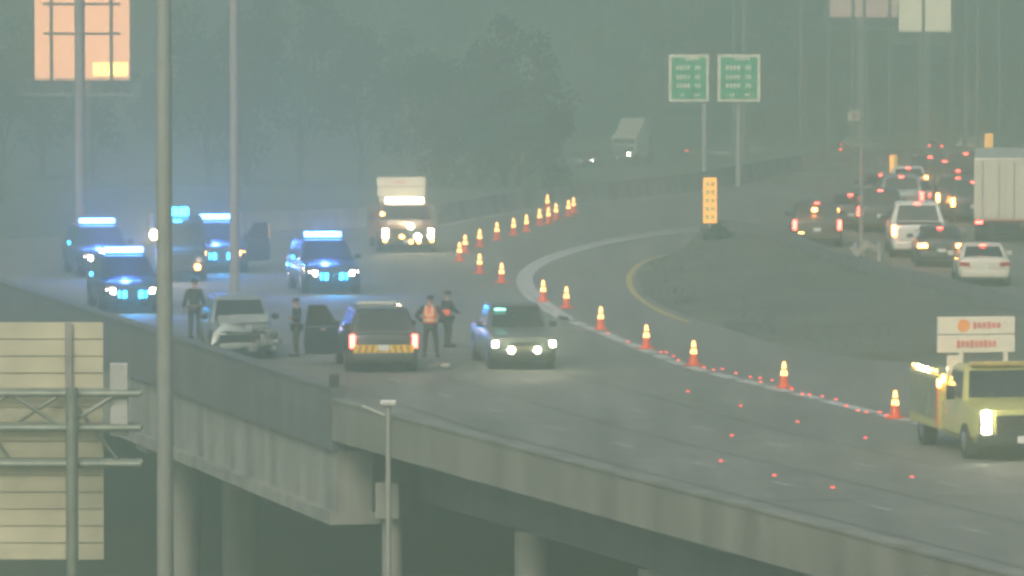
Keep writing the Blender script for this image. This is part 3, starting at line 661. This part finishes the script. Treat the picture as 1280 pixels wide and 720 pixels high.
# ---- far vehicles on the lower freeway
def semi_front(loc, rz, label):
    r = empty('semi_truck', loc, rz, label, 'lorry')
    m_ = MB(); m_.box((0, 1, 1.6), (2.4, 2.4, 2.0), .12); m_.build('cab', WHITE, r)
    m_ = MB(); m_.loft([[(-.95, -.9, .6), (.95, -.9, .6), (.85, -.9, 1.45), (-.85, -.9, 1.45)], [(-1.15, .1, .5), (1.15, .1, .5), (1.05, .1, 1.75), (-1.05, .1, 1.75)]]).build('hood', SILVER, r)
    m_ = MB(); m_.loft([[(-1.1, .2, 2.5), (1.1, .2, 2.5), (1.1, 3.0, 2.5), (-1.1, 3.0, 2.5)], [(-1.15, 1.6, 4.0), (1.15, 1.6, 4.0), (1.15, 3.0, 4.0), (-1.15, 3.0, 4.0)]]).build('wind_deflector', CREAM, r)
    m_ = MB(); m_.box((0, -.18 + .0, 2.15), (2.1, .06, .65), .02, rx=-.1); m_.build('windshield', GLASS, r)
    for sx in (1, -1):
        m_ = MB(); m_.box((sx * .85, -.93, .95), (.34, .1, .26), .04); m_.build('headlight', LAMP_W, r)
        for y in (0, 2.6):
            m_ = MB(); m_.cyl((sx * .85, y, .5), (sx * 1.2, y, .5), .5, seg=18); m_.build('wheel', TYRE, r)
    m_ = MB(); m_.box((0, -.92, .55), (2.3, .2, .3), .04); m_.build('bumper', CHROME, r)
    m_ = MB(); m_.box((0, 9.5, 2.4), (2.55, 12, 2.8), .04); m_.build('trailer', SILVER, r)
    r.scale = (.9,) * 3
    return r
semi_front(G(781, 206, -5.6), R(-28), 'far white lorry with headlights lit on the lower freeway')
fz = -5.6
def far(kind, paint, px, py, rz, label, **k): return vehicle('distant_car', kind, paint, G(px, py, fz), rz, label, 'car', 'distant cars on the lower freeway', scale=.72, **k)
far('suv', SILVER, 748, 208, R(-30), 'dim far SUV right beside the far white lorry', head=LAMP_P)
far('sedan', SILVER, 905, 200, math.pi / 2, 'pale far car side on below the green signs')
far('suv', SILVER, 727, 209, R(-20), 'pale far car just left of the far white lorry')
far('sedan', WHITE, 655, 206, R(60), 'tiny pale car seen through haze left of the lorry')
far('sedan', DARKGREY, 850, 196, math.pi, 'tiny far car with one red light right of the lorry', tail=LAMP_R)
far('sedan', DARKGREY, 1046, 195, math.pi + .4, 'far dark car with red tail lights below the thin poles', tail=LAMP_R)
far('suv', SILVER, 1078, 190, math.pi / 2, 'far grey car side on below the thin poles')
far('sedan', SILVER, 940, 194, math.pi / 2, 'far pale car side on, right of the narrow orange sign')
far('sedan', DARKGREY, 1168, 190, math.pi, 'far dark car with red light near the dark trees at right', tail=LAMP_R)
far('suv', WHITE, 1222, 192, math.pi / 2, 'far white car side on above the lorry trailer')

# ------------------------------------------------------------------ traffic cones and reflectors
def cone_proto():
    r = empty('traffic_cone')
    m_ = MB(); m_.box((0, 0, .025), (.38, .38, .05), .015); m_.build('base', ORANGE, r)
    m_ = MB(); m_.cyl((0, 0, .05), (0, 0, .74), .145, .03, 20); m_.build('cone', ORANGE, r, smooth=40)
    rad = lambda z: .145 - .115 * (z - .05) / .69 + .004
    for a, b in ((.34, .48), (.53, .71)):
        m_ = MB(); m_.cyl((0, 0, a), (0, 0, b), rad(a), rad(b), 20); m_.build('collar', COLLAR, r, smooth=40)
    return r
cones = [(574.4, 326.7), (581.5, 316.7), (599.5, 309), (599.5, 342), (621.3, 300), (642, 294.5), (627, 354), (658, 290), (674.5, 282), (685.5, 280), (684.4, 263.5), (695, 275), (710.7, 270.7), (717, 267),
         (679, 377), (708, 385.5), (751, 412), (808, 436), (867, 457), (980, 485), (1119, 523)]
words_ = ['left one of the close pair at the ramp bend', 'right one of the close pair at the ramp bend', 'upper one of two in line, right of the close pair', 'lower one of two in line, alone on the bend',
          'fifth in the arc toward the far lane', 'sixth in the arc toward the far lane', 'standing just above the grey pickup cab', 'seventh in the arc toward the far lane', 'left of the tight group of far cones',
          'middle of the tight group of far cones', 'topmost of all the far cones', 'right of the tight group of far cones', 'left of the farthest pair at the lane end', 'right of the farthest pair at the lane end',
          'at the foot of the curved double line', 'at the right shoulder of the grey pickup', 'first below the pickup on the painted line', 'second below the pickup on the painted line',
          'in the middle of the painted edge line', 'on the line nearer the service truck, second from it', 'nearest the service truck at right']
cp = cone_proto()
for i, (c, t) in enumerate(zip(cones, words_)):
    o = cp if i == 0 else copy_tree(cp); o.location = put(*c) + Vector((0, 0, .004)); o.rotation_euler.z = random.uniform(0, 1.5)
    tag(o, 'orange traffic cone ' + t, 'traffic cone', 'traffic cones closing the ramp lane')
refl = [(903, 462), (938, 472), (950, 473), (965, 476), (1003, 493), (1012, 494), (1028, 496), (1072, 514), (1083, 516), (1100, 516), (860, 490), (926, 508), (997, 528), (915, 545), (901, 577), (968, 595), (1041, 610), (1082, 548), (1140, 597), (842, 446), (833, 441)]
refl[10:10] = [(760, 417), (785, 428), (826, 441), (848, 451), (880, 460), (892, 463), (920, 467), (951, 478), (990, 487), (1045, 500), (1058, 508), (1108, 520)]  # more dots interpolated along the line to carry its pinkish glow
REFL = mat('glowing red marker', (.85, .06, .05), .3, var=.05, emit=(1, .10, .09), strength=1.3)  # emission added so the small red road dots shine by themselves
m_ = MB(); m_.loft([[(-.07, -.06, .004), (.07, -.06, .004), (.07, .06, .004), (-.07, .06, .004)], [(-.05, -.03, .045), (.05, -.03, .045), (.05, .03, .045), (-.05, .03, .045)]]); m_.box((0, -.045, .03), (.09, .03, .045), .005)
rp0 = m_.build('road_marker', REFL)
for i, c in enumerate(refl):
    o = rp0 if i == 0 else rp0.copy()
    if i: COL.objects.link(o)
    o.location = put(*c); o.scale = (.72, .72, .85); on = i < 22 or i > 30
    tag(o, 'small red road marker on the painted edge line between the cones' if on else 'small red road marker out on the open lanes', 'road marker', 'red markers on the edge line' if on else 'red markers on the open lanes')

# ------------------------------------------------------------------ signs, billboards
def post(m_, x, y, z0, z1, r): m_.cyl((x, y, z0), (x, y, z1), r, r * .85, 14)
GREEN = mat('sign green', (.04, .42, .2), .5, var=.08); SIGNW = mat('sign white', (.9, .84, .66), .5, var=.1)
def green_sign(x0, x1, y0, y1, D, label, pole):
    a, b = at(x0, y0, D), at(x1, y1, D); cx, cz, wd, hg = (a.x + b.x) / 2, (a.z + b.z) / 2, b.x - a.x, a.z - b.z
    r = empty('highway_sign', (cx, D, terr(cx, D)), 0, label, 'road sign'); z0 = terr(cx, D); cz -= z0
    m_ = MB(); m_.box((0, 0, cz), (wd, .08, hg), .0); p = m_.build('panel', SIGNW, r)
    m_ = MB(); m_.box((0, -.05, cz), (wd * .86, .03, hg * .88)); m_.build('face', GREEN, p)
    for (x, z, w_, h_) in ((.08, .41, .36, .07), (-.14, .22, .36, .09), (.22, .22, .14, .09), (-.14, .02, .36, .09), (.22, .02, .14, .09), (-.14, -.16, .36, .09), (.22, -.16, .14, .09), (-.16, -.36, .12, .06), (.2, -.36, .14, .06)):
        m_ = MB(); n = max(2, int(w_ / .075))
        for q in range(n): m_.box(((x - w_ / 2 + w_ * (q + .5) / n) * wd, -.075, (z) * hg + cz), (w_ / n * wd * .68, .02, h_ * hg))
        m_.build('lettering', SIGNW, p)
    m_ = MB(); post(m_, (pole - cx) if pole else 0, .25, -.5, cz + hg * .5, .16); m_.build('post', STEEL, r)
green_sign(836, 886, 68, 127, 312, 'green highway sign with rows of pale lettering', at(881, 90, 312).x)
green_sign(897, 950, 68, 127, 312, 'second green highway sign right of the first, mounted at the same height', None)
YO = mat('glowing orange yellow sheeting', (.95, .45, .08), .5, var=.06, emit=(1, .42, .08), strength=1.3); YP = mat('pale yellow sheeting', (.9, .75, .3), .5, var=.06)  # emission added to brighten the orange sheeting
def slim_sign(x0, x1, y0, y1, D, label, base):
    a, b = at(x0, y0, D), at(x1, y1, D); cx, wd, hg = (a.x + b.x) / 2, b.x - a.x, a.z - b.z
    r = empty('narrow_sign', (cx, D, base), 0, label, 'road sign'); cz = (a.z + b.z) / 2 - base
    m_ = MB(); m_.box((0, 0, cz), (wd, .06, hg), .01); p = m_.build('panel', YO, r)
    if wd > .35:
        for k in range(5):
            m_ = MB()
            for q in range(2): m_.box(((q - .5) * wd * .4, -.04, cz + hg * (.36 - .18 * k)), (wd * .28, .015, hg * .1))
            m_.build('lettering', mat('yellow lettering', (.95, .8, .25), .6), p)
    else:
        m_ = MB(); m_.box((wd * .25, -.036, cz), (wd * .4, .012, hg * .94)); m_.build('stripe', YP, p)
    m_ = MB(); m_.cyl((0, .07, -.4), (0, .07, cz + hg * .5), .04, seg=8); m_.build('post', STEEL, r)
slim_sign(879, 896, 222, 279, 262, 'narrow orange sign with stacked lettering standing on the gore island', 0)
slim_sign(1112, 1121, 194, 230, 300, 'slim yellow marker panel right of the queue start', 0)
slim_sign(1231, 1241, 167, 192, 330, 'slim yellow marker panel above the lorry trailer', -.5)

def billboard(x0, x1, y0, y1, D, label, m, grid, name='billboard', back=False):
    a, b = at(x0, y0, D), at(x1, y1, D); cx, wd, hg = (a.x + b.x) / 2, b.x - a.x, a.z - b.z; z0 = min(terr(cx, D), b.z - 3)
    r = empty(name, (cx, D, z0), 0, label, 'billboard'); cz = (a.z + b.z) / 2 - z0
    m_ = MB(); m_.box((0, 0, cz), (wd, .4, hg), .03); p = m_.build('panel', m, r)
    m_ = MB()
    for gx in grid[0]: m_.box((at(gx, y0, D).x - cx, -.28, cz - .03 * hg), (.22, .1, hg * 1.05))
    for gy in grid[1]: m_.box((0, -.24, at(x0, gy, D).z - z0), (wd * .82, .08, .16))
    m_.build('frame', mat('billboard frame', (.14, .11, .1), .6), r)
    m_ = MB(); m_.box((0, -.6, cz - hg / 2 - .9), (wd * 1.25, .8, .12)); [m_.box((x * wd, -.9, cz - hg / 2 - .4), (.08, .08, 1.0)) for x in (-.55, -.2, .2, .55)]; m_.box((0, -.9, cz - hg / 2 + .1), (wd * 1.2, .06, .06)); m_.build('catwalk', STEEL, r)
    m_ = MB(); m_.cyl((0, .8, -.5), (0, .8, cz - hg / 2 + .5), .5, seg=16); m_.build('post', STEEL, r)
    return r, p, cz, wd, hg
PEACH = mat('lit peach billboard', (.6, .35, .2), .6, emit=(1.0, .45, .22), strength=2.3, var=.2, scale=.3)
r, p, cz, wd, hg = billboard(43, 162, -95, 100, 405, 'glowing peach coloured billboard behind a pole at upper left', PEACH, ((64, 139), (5, 42)))
m_ = MB(); m_.box((wd * .30, -.215, cz - hg * .43), (wd * .36, .03, hg * .08)); m_.build('lamplight_strip', mat('yellow lamplight on billboard', (.9, .7, .2), .5, emit=(1, .72, .16), strength=6), p)  # yellow light at the panel's foot, put in as an emissive strip
billboard(1036, 1122, -60, 22, 540, 'pale pink billboard at the top right, left half of the pair', mat('pink billboard', (.62, .42, .36), .6, emit=(.8, .5, .42), strength=1.2, var=.25, scale=.4), ((), ()))
billboard(1124, 1190, -60, 40, 530, 'cream billboard at the top right, right half of the pair', mat('cream billboard', (.75, .68, .5), .6, emit=(.85, .75, .5), strength=1.8, var=.15, scale=.4), ((), ()))
# pale building far at the top centre
a, b = at(822, -40, 760), at(884, 18, 760)
bl = empty('office_block', ((a.x + b.x) / 2, 760, -8.3), 0, 'pale far building showing over the trees at top centre', 'building')
m_ = MB(); m_.box((0, 6, (a.z + 8.3) / 2), (b.x - a.x, 12, a.z + 8.3), .05); m_.build('wall', WHITE, bl)
for k in range(3):
    m_ = MB(); [m_.box((x, -.02, b.z + 8.3 + 2 + k * 2.6), (1.0, .1, 1.3)) for x in (-2.4, -.8, .8, 2.4)]; m_.build('window_row', GLASS, bl)

# back of a big overhead sign at lower left with its truss
SB = mat('weathered sign back', (.48, .44, .31), .6, var=.14, scale=1.2)
D = 150; a, b = at(-150, 403, D), at(130, 700, D)
gs = empty('sign_gantry', ((a.x + b.x) / 2, D, -9), 0, 'back of a big cream slatted sign on a steel truss at lower left', 'sign gantry')
cx, z0 = (a.x + b.x) / 2, -9
m_ = MB(); n = 14; hg = a.z - b.z
for k in range(n): m_.box((0, .0, b.z - z0 + hg * (k + .5) / n), (b.x - a.x, .06, hg / n * .93), .012)
m_.box((0, .05, b.z - z0 + hg / 2), (b.x - a.x - .02, .03, hg)); m_.build('panel', SB, gs)
m_ = MB()
for px in (86, -60): m_.box((at(px, 400, D).x - cx, -.09, b.z - z0 + hg / 2), (.16, .12, hg - .02), .008)
m_.build('stiffener', mat('stiffener steel', (.25, .23, .22), .5, .4), gs)
TR = mat('truss steel', (.2, .22, .18), .5, .4)
m_ = MB(); zz = [at(0, y, D - 1).z - z0 for y in (492, 535)]; z3 = [at(0, y, D - 1).z - z0 for y in (580,)]
xr = at(176, 500, D - 1).x - cx
for yy in (-1.0, -.35):
    for z in zz + z3: m_.cyl((-6, yy, z), (xr, yy, z), .085, seg=10)
xx = [-4.5 + 1.25 * k for k in range(12) if -4.5 + 1.25 * k < xr]
for k in range(len(xx) - 1): m_.cyl((xx[k], -1.0, zz[k % 2]), (xx[k + 1], -1.0, zz[(k + 1) % 2]), .05, seg=8); m_.cyl((xx[k], -.35, zz[(k + 1) % 2]), (xx[k + 1], -.35, z3[0] if k % 2 else zz[0]), .04, seg=8)
m_.build('truss', TR, gs)
m_ = MB(); xp = at(88, 480, D - 1.7).x - cx; m_.cyl((xp, -1.25, -.5), (xp, -1.25, at(88, 484, D - 1.2).z - z0), .14, seg=14); m_.build('post', TR, gs)
m_ = MB(); xp = at(148, 460, D - 1).x - cx; m_.box((xp, -.7, (zz[0] + zz[1]) / 2 + .25), (.42, .3, 1.7), .02); m_.build('end_plate', STEEL, gs)

# ------------------------------------------------------------------ poles
def pole(px, D, r, z0, z1, label, group=None, name='light_pole', head=True, m=STEEL):
    X = (px - 640) / F * D
    o = empty(name, (X, D, z0), 0, label, 'pole', group)
    m_ = MB(); m_.cyl((0, 0, 0), (0, 0, z1 - z0), r, r * .82, 16); m_.build('shaft', m, o, smooth=40)
    m_ = MB(); m_.cyl((0, 0, 0), (0, 0, .25), r * 1.7, seg=16); m_.build('base', m, o)
    if head:
        m_ = MB(); m_.cyl((0, 0, z1 - z0 - .1), (1.6, 0, z1 - z0 + .4), .05, seg=8); m_.build('arm', m, o)
        m_ = MB(); m_.box((1.9, 0, z1 - z0 + .4), (.7, .25, .14), .04); m_.build('lamp_head', m, o)
    return o
PG = mat('pale pole', (.25, .25, .22), .6, .1, var=.1); PP = mat('dull pinkish pole', (.28, .25, .235), .6, .1, var=.1)
pole(205, 165, .225, -9.3, 17.5, 'thick pale mast crossing the left side in front of the police cars', head=False, m=PG, name='mast')
pole(100, 250, .23, -9.3, 17.5, 'tall pole in front of the glowing peach billboard', m=PP, head=False)
pole(293, 216, .18, 0, 17.5, 'tall pole standing behind the wrecked car', m=PP, head=False)
o = pole(485, 130, .066, -9.3, at(485, 507, 130).z, 'slim lamp post rising in front of the bridge piers', m=PG, name='lamp_post', head=False)
m_ = MB(); m_.box((0, 0, at(485, 507, 130).z + 9.3 + .06), (.34, .22, .12), .03); m_.build('lamp_head', STEEL, o)
m_ = MB(); m_.box((-.3, 0, at(485, 507, 130).z + 9.3 - .1), (.5, .05, .05), .01, ry=.4); m_.build('arm', STEEL, o)
for i, px in enumerate((917, 930, 1001, 1035, 1066, 1080, 1112, 1154, 1190, 1207, 1222, 1249)):
    pole(px, 430 + (i * 37) % 60, .13 if i != 1 else .22, -8.5, 12.5 + (i * 13) % 8, 'thin pale pole in the row before the dark trees at upper right', 'thin poles at upper right', name='utility_pole', head=False, m=PG)
o = empty('red_sign', (at(1067, 145, 440).x, 440, -8.3), 0, 'tiny pale sign with red mark among the thin poles', 'road sign')
zz_ = at(1067, 145, 440).z + 8.3; o.scale = (.75, 1, .75); zz_ /= .75
m_ = MB(); m_.box((0, 0, zz_), (1.0, .08, .9), .02); m_.build('panel', SIGNW, o)
m_ = MB(); m_.box((.05, -.05, zz_), (.45, .03, .6)); m_.build('mark', PINK, o)
m_ = MB(); m_.cyl((0, .1, 0), (0, .1, zz_), .06, seg=8); m_.build('post', STEEL, o)
# guard rail end and its marker post in the gore beside the queue
pole(1077, 244, .09, 0, 4.2, 'short dull post beside the queue, left of the white pickup', name='marker_post', head=False, m=PP)
c = G(1082, 326)
gr = empty('guardrail', c, 0, 'bent pale guardrail end beside the small post', 'guardrail')
m_ = MB(); m_.box((.3, .3, .5), (.9, .08, .22), .02, ry=.5, rz=.3); m_.box((-.15, -.2, .45), (.7, .08, .22), .02, ry=-.7); m_.box((-.35, .1, .3), (.6, .08, .22), .02, ry=.9); m_.build('rail', mat('weathered pale rail', (.4, .35, .28), .6, var=.2), gr)

for x in (-.4, .5):
    m_ = MB(); m_.box((x, 0, .35), (.12, .12, .7)); m_.build('rail_post', STEEL, gr)

# ------------------------------------------------------------------ people
def skinmesh(name, verts, edges, radii, m, parent, sub=1):
    me = bpy.data.meshes.new(name); me.from_pydata([Vector(v) for v in verts], edges, [])
    o = bpy.data.objects.new(name, me); COL.objects.link(o)
    sk = o.modifiers.new('skin', 'SKIN'); sk.use_smooth_shade = True
    for i, rr in enumerate(radii):
        d = me.skin_vertices[0].data[i]; d.radius = (rr, rr) if not isinstance(rr, tuple) else rr
        d.use_root = (i == 0)
    ss = o.modifiers.new('subsurf', 'SUBSURF'); ss.levels = sub; ss.render_levels = sub
    bpy.context.view_layer.update()
    ev = o.evaluated_get(bpy.context.evaluated_depsgraph_get())
    nm = bpy.data.meshes.new_from_object(ev); o.modifiers.clear(); o.data = nm; nm.materials.clear(); nm.materials.append(m)
    nm.polygons.foreach_set('use_smooth', [True] * len(nm.polygons))
    o.parent = parent; return o
SKIN = mat('skin', (.36, .22, .16), .6); UNIF = mat('dark uniform', (.018, .022, .03), .85, var=.2); TROU = mat('dark trousers', (.03, .034, .038), .85, var=.2)
VEST = mat('orange safety vest', (.95, .16, .05), .6, var=.06); VSTR = mat('silver vest strip', (.85, .72, .45), .4); HAIR = mat('dark hair', (.02, .016, .012), .9)
def person(loc, rz, label, jacket, arms, legs=.14, vest=False, h=1.0, lean=0.0, hat=True, step=.0):
    r = empty('person', loc, rz, label, 'person'); r.scale = (h,) * 3
    J = {'pel': (0, 0, .95), 'wai': (0, 0, 1.1), 'che': (0, lean * .5, 1.32), 'sho': (0, lean * .8, 1.46), 'nec': (0, lean - .01, 1.53), 'hea': (0, lean - .03, 1.64), 'top': (0, lean - .02, 1.75)}
    for sx, s in ((1, 'L'), (-1, 'R')):
        J['hip' + s] = (sx * .1, 0, .9); J['kne' + s] = (sx * legs * .9, -.04 - step * sx, .5); J['ank' + s] = (sx * legs, -step * sx * 1.6, .09); J['toe' + s] = (sx * (legs + .03), -.16 - step * sx * 1.6, .035)
        J['shu' + s] = (sx * .19, lean * .8, 1.43); J['elb' + s], J['wri' + s], J['han' + s] = arms[0 if sx > 0 else 1]
    E = [('pel', 'wai'), ('wai', 'che'), ('che', 'sho'), ('sho', 'nec'), ('nec', 'hea'), ('hea', 'top')]
    RA = {'pel': (.15, .11), 'wai': (.145, .10), 'che': (.165, .115), 'sho': (.11, .085), 'nec': .055, 'hea': (.08, .098), 'top': .06}
    for s in 'LR':
        E += [('pel', 'hip' + s), ('hip' + s, 'kne' + s), ('kne' + s, 'ank' + s), ('ank' + s, 'toe' + s), ('sho', 'shu' + s), ('shu' + s, 'elb' + s), ('elb' + s, 'wri' + s), ('wri' + s, 'han' + s)]
        RA.update({'hip' + s: .085, 'kne' + s: .06, 'ank' + s: .042, 'toe' + s: .035, 'shu' + s: .06, 'elb' + s: .042, 'wri' + s: .03, 'han' + s: .036})
    K = list(J); idx = {k: i for i, k in enumerate(K)}
    body = skinmesh('body', [J[k] for k in K], [(idx[a], idx[b]) for a, b in E], [RA[k] for k in K], SKIN, r)
    # fingers, nose, ears, eyes joined into the body mesh
    b = MB(); b.bm.from_mesh(body.data)
    for s, sx in (('L', 1), ('R', -1)):
        hn, wr_ = Vector(J['han' + s]), Vector(J['wri' + s]); d = (hn - wr_).normalized(); side = d.cross(Vector((sx, 0, 0)));
        side = side.normalized() if side.length > .1 else Vector((0, 1, 0))
        for k, ln in enumerate((.075, .088, .08, .06)):
            p0 = hn + side * (.03 - .02 * k); p1 = p0 + d * ln * .6 ; p2 = p1 + (d + Vector((-sx * .5, 0, 0))).normalized() * ln * .5
            b.cyl(p0, p1, .010, .009, 6); b.cyl(p1, p2, .009, .007, 6)
        p0 = hn - d * .03 + side * .03; p1 = p0 + (d + side).normalized() * .05; b.cyl(p0, p1, .012, .010, 6)
    hy = lean - .03
    b.box((0, hy - .108, 1.635), (.028, .035, .045), .008)
    for sx in (1, -1): b.box((sx * .086, hy + .01, 1.64), (.02, .04, .06), .008)
    me = body.data; b.bm.to_mesh(me); b.bm.free()
    m_ = MB(); [m_.box((sx * .035, hy - .098, 1.665), (.026, .012, .014), .003) for sx in (1, -1)]; m_.box((0, hy - .10, 1.585), (.05, .01, .01)); m_.build('eyes', HAIR, r)
    # clothes: closed shells just outside the body
    def shell(name, keys, edges, grow, m): 
        ii = {k: i for i, k in enumerate(keys)}
        g = lambda v: (v[0] + grow, v[1] + grow) if isinstance(v, tuple) else v + grow
        return skinmesh(name, [J[k] for k in keys], [(ii[a], ii[c_]) for a, c_ in edges], [g(RA[k]) for k in keys], m, r)
    shell('trousers', ['pel', 'hipL', 'kneL', 'ankL', 'hipR', 'kneR', 'ankR'], [('pel', 'hipL'), ('hipL', 'kneL'), ('kneL', 'ankL'), ('pel', 'hipR'), ('hipR', 'kneR'), ('kneR', 'ankR')], .022, TROU)
    shell('jacket', ['che', 'wai', 'pel', 'sho', 'shuL', 'elbL', 'wriL', 'shuR', 'elbR', 'wriR'], [('che', 'wai'), ('wai', 'pel'), ('che', 'sho'), ('sho', 'shuL'), ('shuL', 'elbL'), ('elbL', 'wriL'), ('sho', 'shuR'), ('shuR', 'elbR'), ('elbR', 'wriR')], .026, jacket)
    for s in 'LR':
        a_, t_ = Vector(J['ank' + s]), Vector(J['toe' + s]); m_ = MB(); mid = (a_ + t_) / 2
        m_.box((mid.x, mid.y, .05), (.105, .29, .1), .035); m_.build('shoe', BLACK, r, smooth=50)
    m_ = MB(); m_.cyl((0, lean - .02, 1.68), (0, lean - .015, 1.775), .108, .085, 16)
    if hat: m_.box((0, lean - .13, 1.70), (.15, .12, .015), .005)
    m_.build('cap' if hat else 'hair', UNIF if hat else HAIR, r, smooth=40)
    if vest:
        m_ = MB(); rr_ = lambda z, a, c_: [(a * math.cos(t * math.pi / 8), lean * .6 + c_ * math.sin(t * math.pi / 8), z) for t in range(16)]
        m_.loft([rr_(1.0, .20, .155), rr_(1.12, .2, .155), rr_(1.32, .225, .17), rr_(1.44, .19, .14), rr_(1.5, .1, .09)]); v = m_.build('safety_vest', VEST, r, smooth=50)
        m_ = MB()
        for z in (1.06, 1.2): m_.loft([rr_(z, .208, .162), rr_(z + .05, .212, .166)], cap=False)
        for sx in (1, -1):
            for yy in (-.175, .175): m_.box((sx * .1, lean * .6 + yy, 1.36), (.05, .02, .28), .004)
        m_.build('reflective_strip', VSTR, v)
    return r
hang = lambda o=.08: [((sx * (.25 + o * .3), .03, 1.15), (sx * (.26 + o), -.04, .92), (sx * (.26 + o), -.06, .83)) for sx in (1, -1)]
fold = [((sx * .29, .02, 1.17), (sx * .16, -.2, 1.15), (sx * .09, -.24, 1.16)) for sx in (1, -1)]
akim = [((sx * .40, .08, 1.2), (sx * .24, -.02, 1.02), (sx * .19, -.05, .99)) for sx in (1, -1)]
person(put(243, 424), R(160), 'person in dark uniform standing beside the thick mast, left of the wreck', UNIF, hang(.1), h=1.04)
person(put(371, 446), R(-75), 'person in dark uniform between the wrecked car and the open door', UNIF, fold, h=.97, legs=.1)
person(put(538, 447), R(170), 'person in orange safety vest standing between the parked SUV and pickup', UNIF, akim, vest=True, h=1.02, legs=.18)
person(put(559, 434), R(120), 'dark clothed person beside the orange vest wearer, one hand orange gloved', UNIF, [hang(.05)[0], ((-.28, -.1, 1.16), (-.2, -.3, 1.1), (-.18, -.36, 1.1))], h=.95, legs=.11)
c = put(559, 434); m_ = MB(); m_.box((c.x - .05, c.y - .28, 1.05), (.3, .2, .18), .05); tag(m_.build('orange_bag', VEST), 'orange bundle held by the dark clothed person near the pickup', 'bag')

# ------------------------------------------------------------------ haze
hm = bpy.data.materials.new('haze air'); hm.use_nodes = True; n = hm.node_tree; n.nodes.clear()
out = n.nodes.new('ShaderNodeOutputMaterial'); pv = n.nodes.new('ShaderNodeVolumePrincipled')
pv.inputs['Density'].default_value = HAZE_DENSITY; pv.inputs['Anisotropy'].default_value = HAZE_ANISO; pv.inputs['Color'].default_value = (*HAZE_COL, 1)
n.links.new(pv.outputs[0], out.inputs['Volume'])
m_ = MB(); m_.box((0, 1600, 3.8), (3600, 3800, 38.2)); hz = m_.build('haze', hm); tag(hz, kind='stuff')
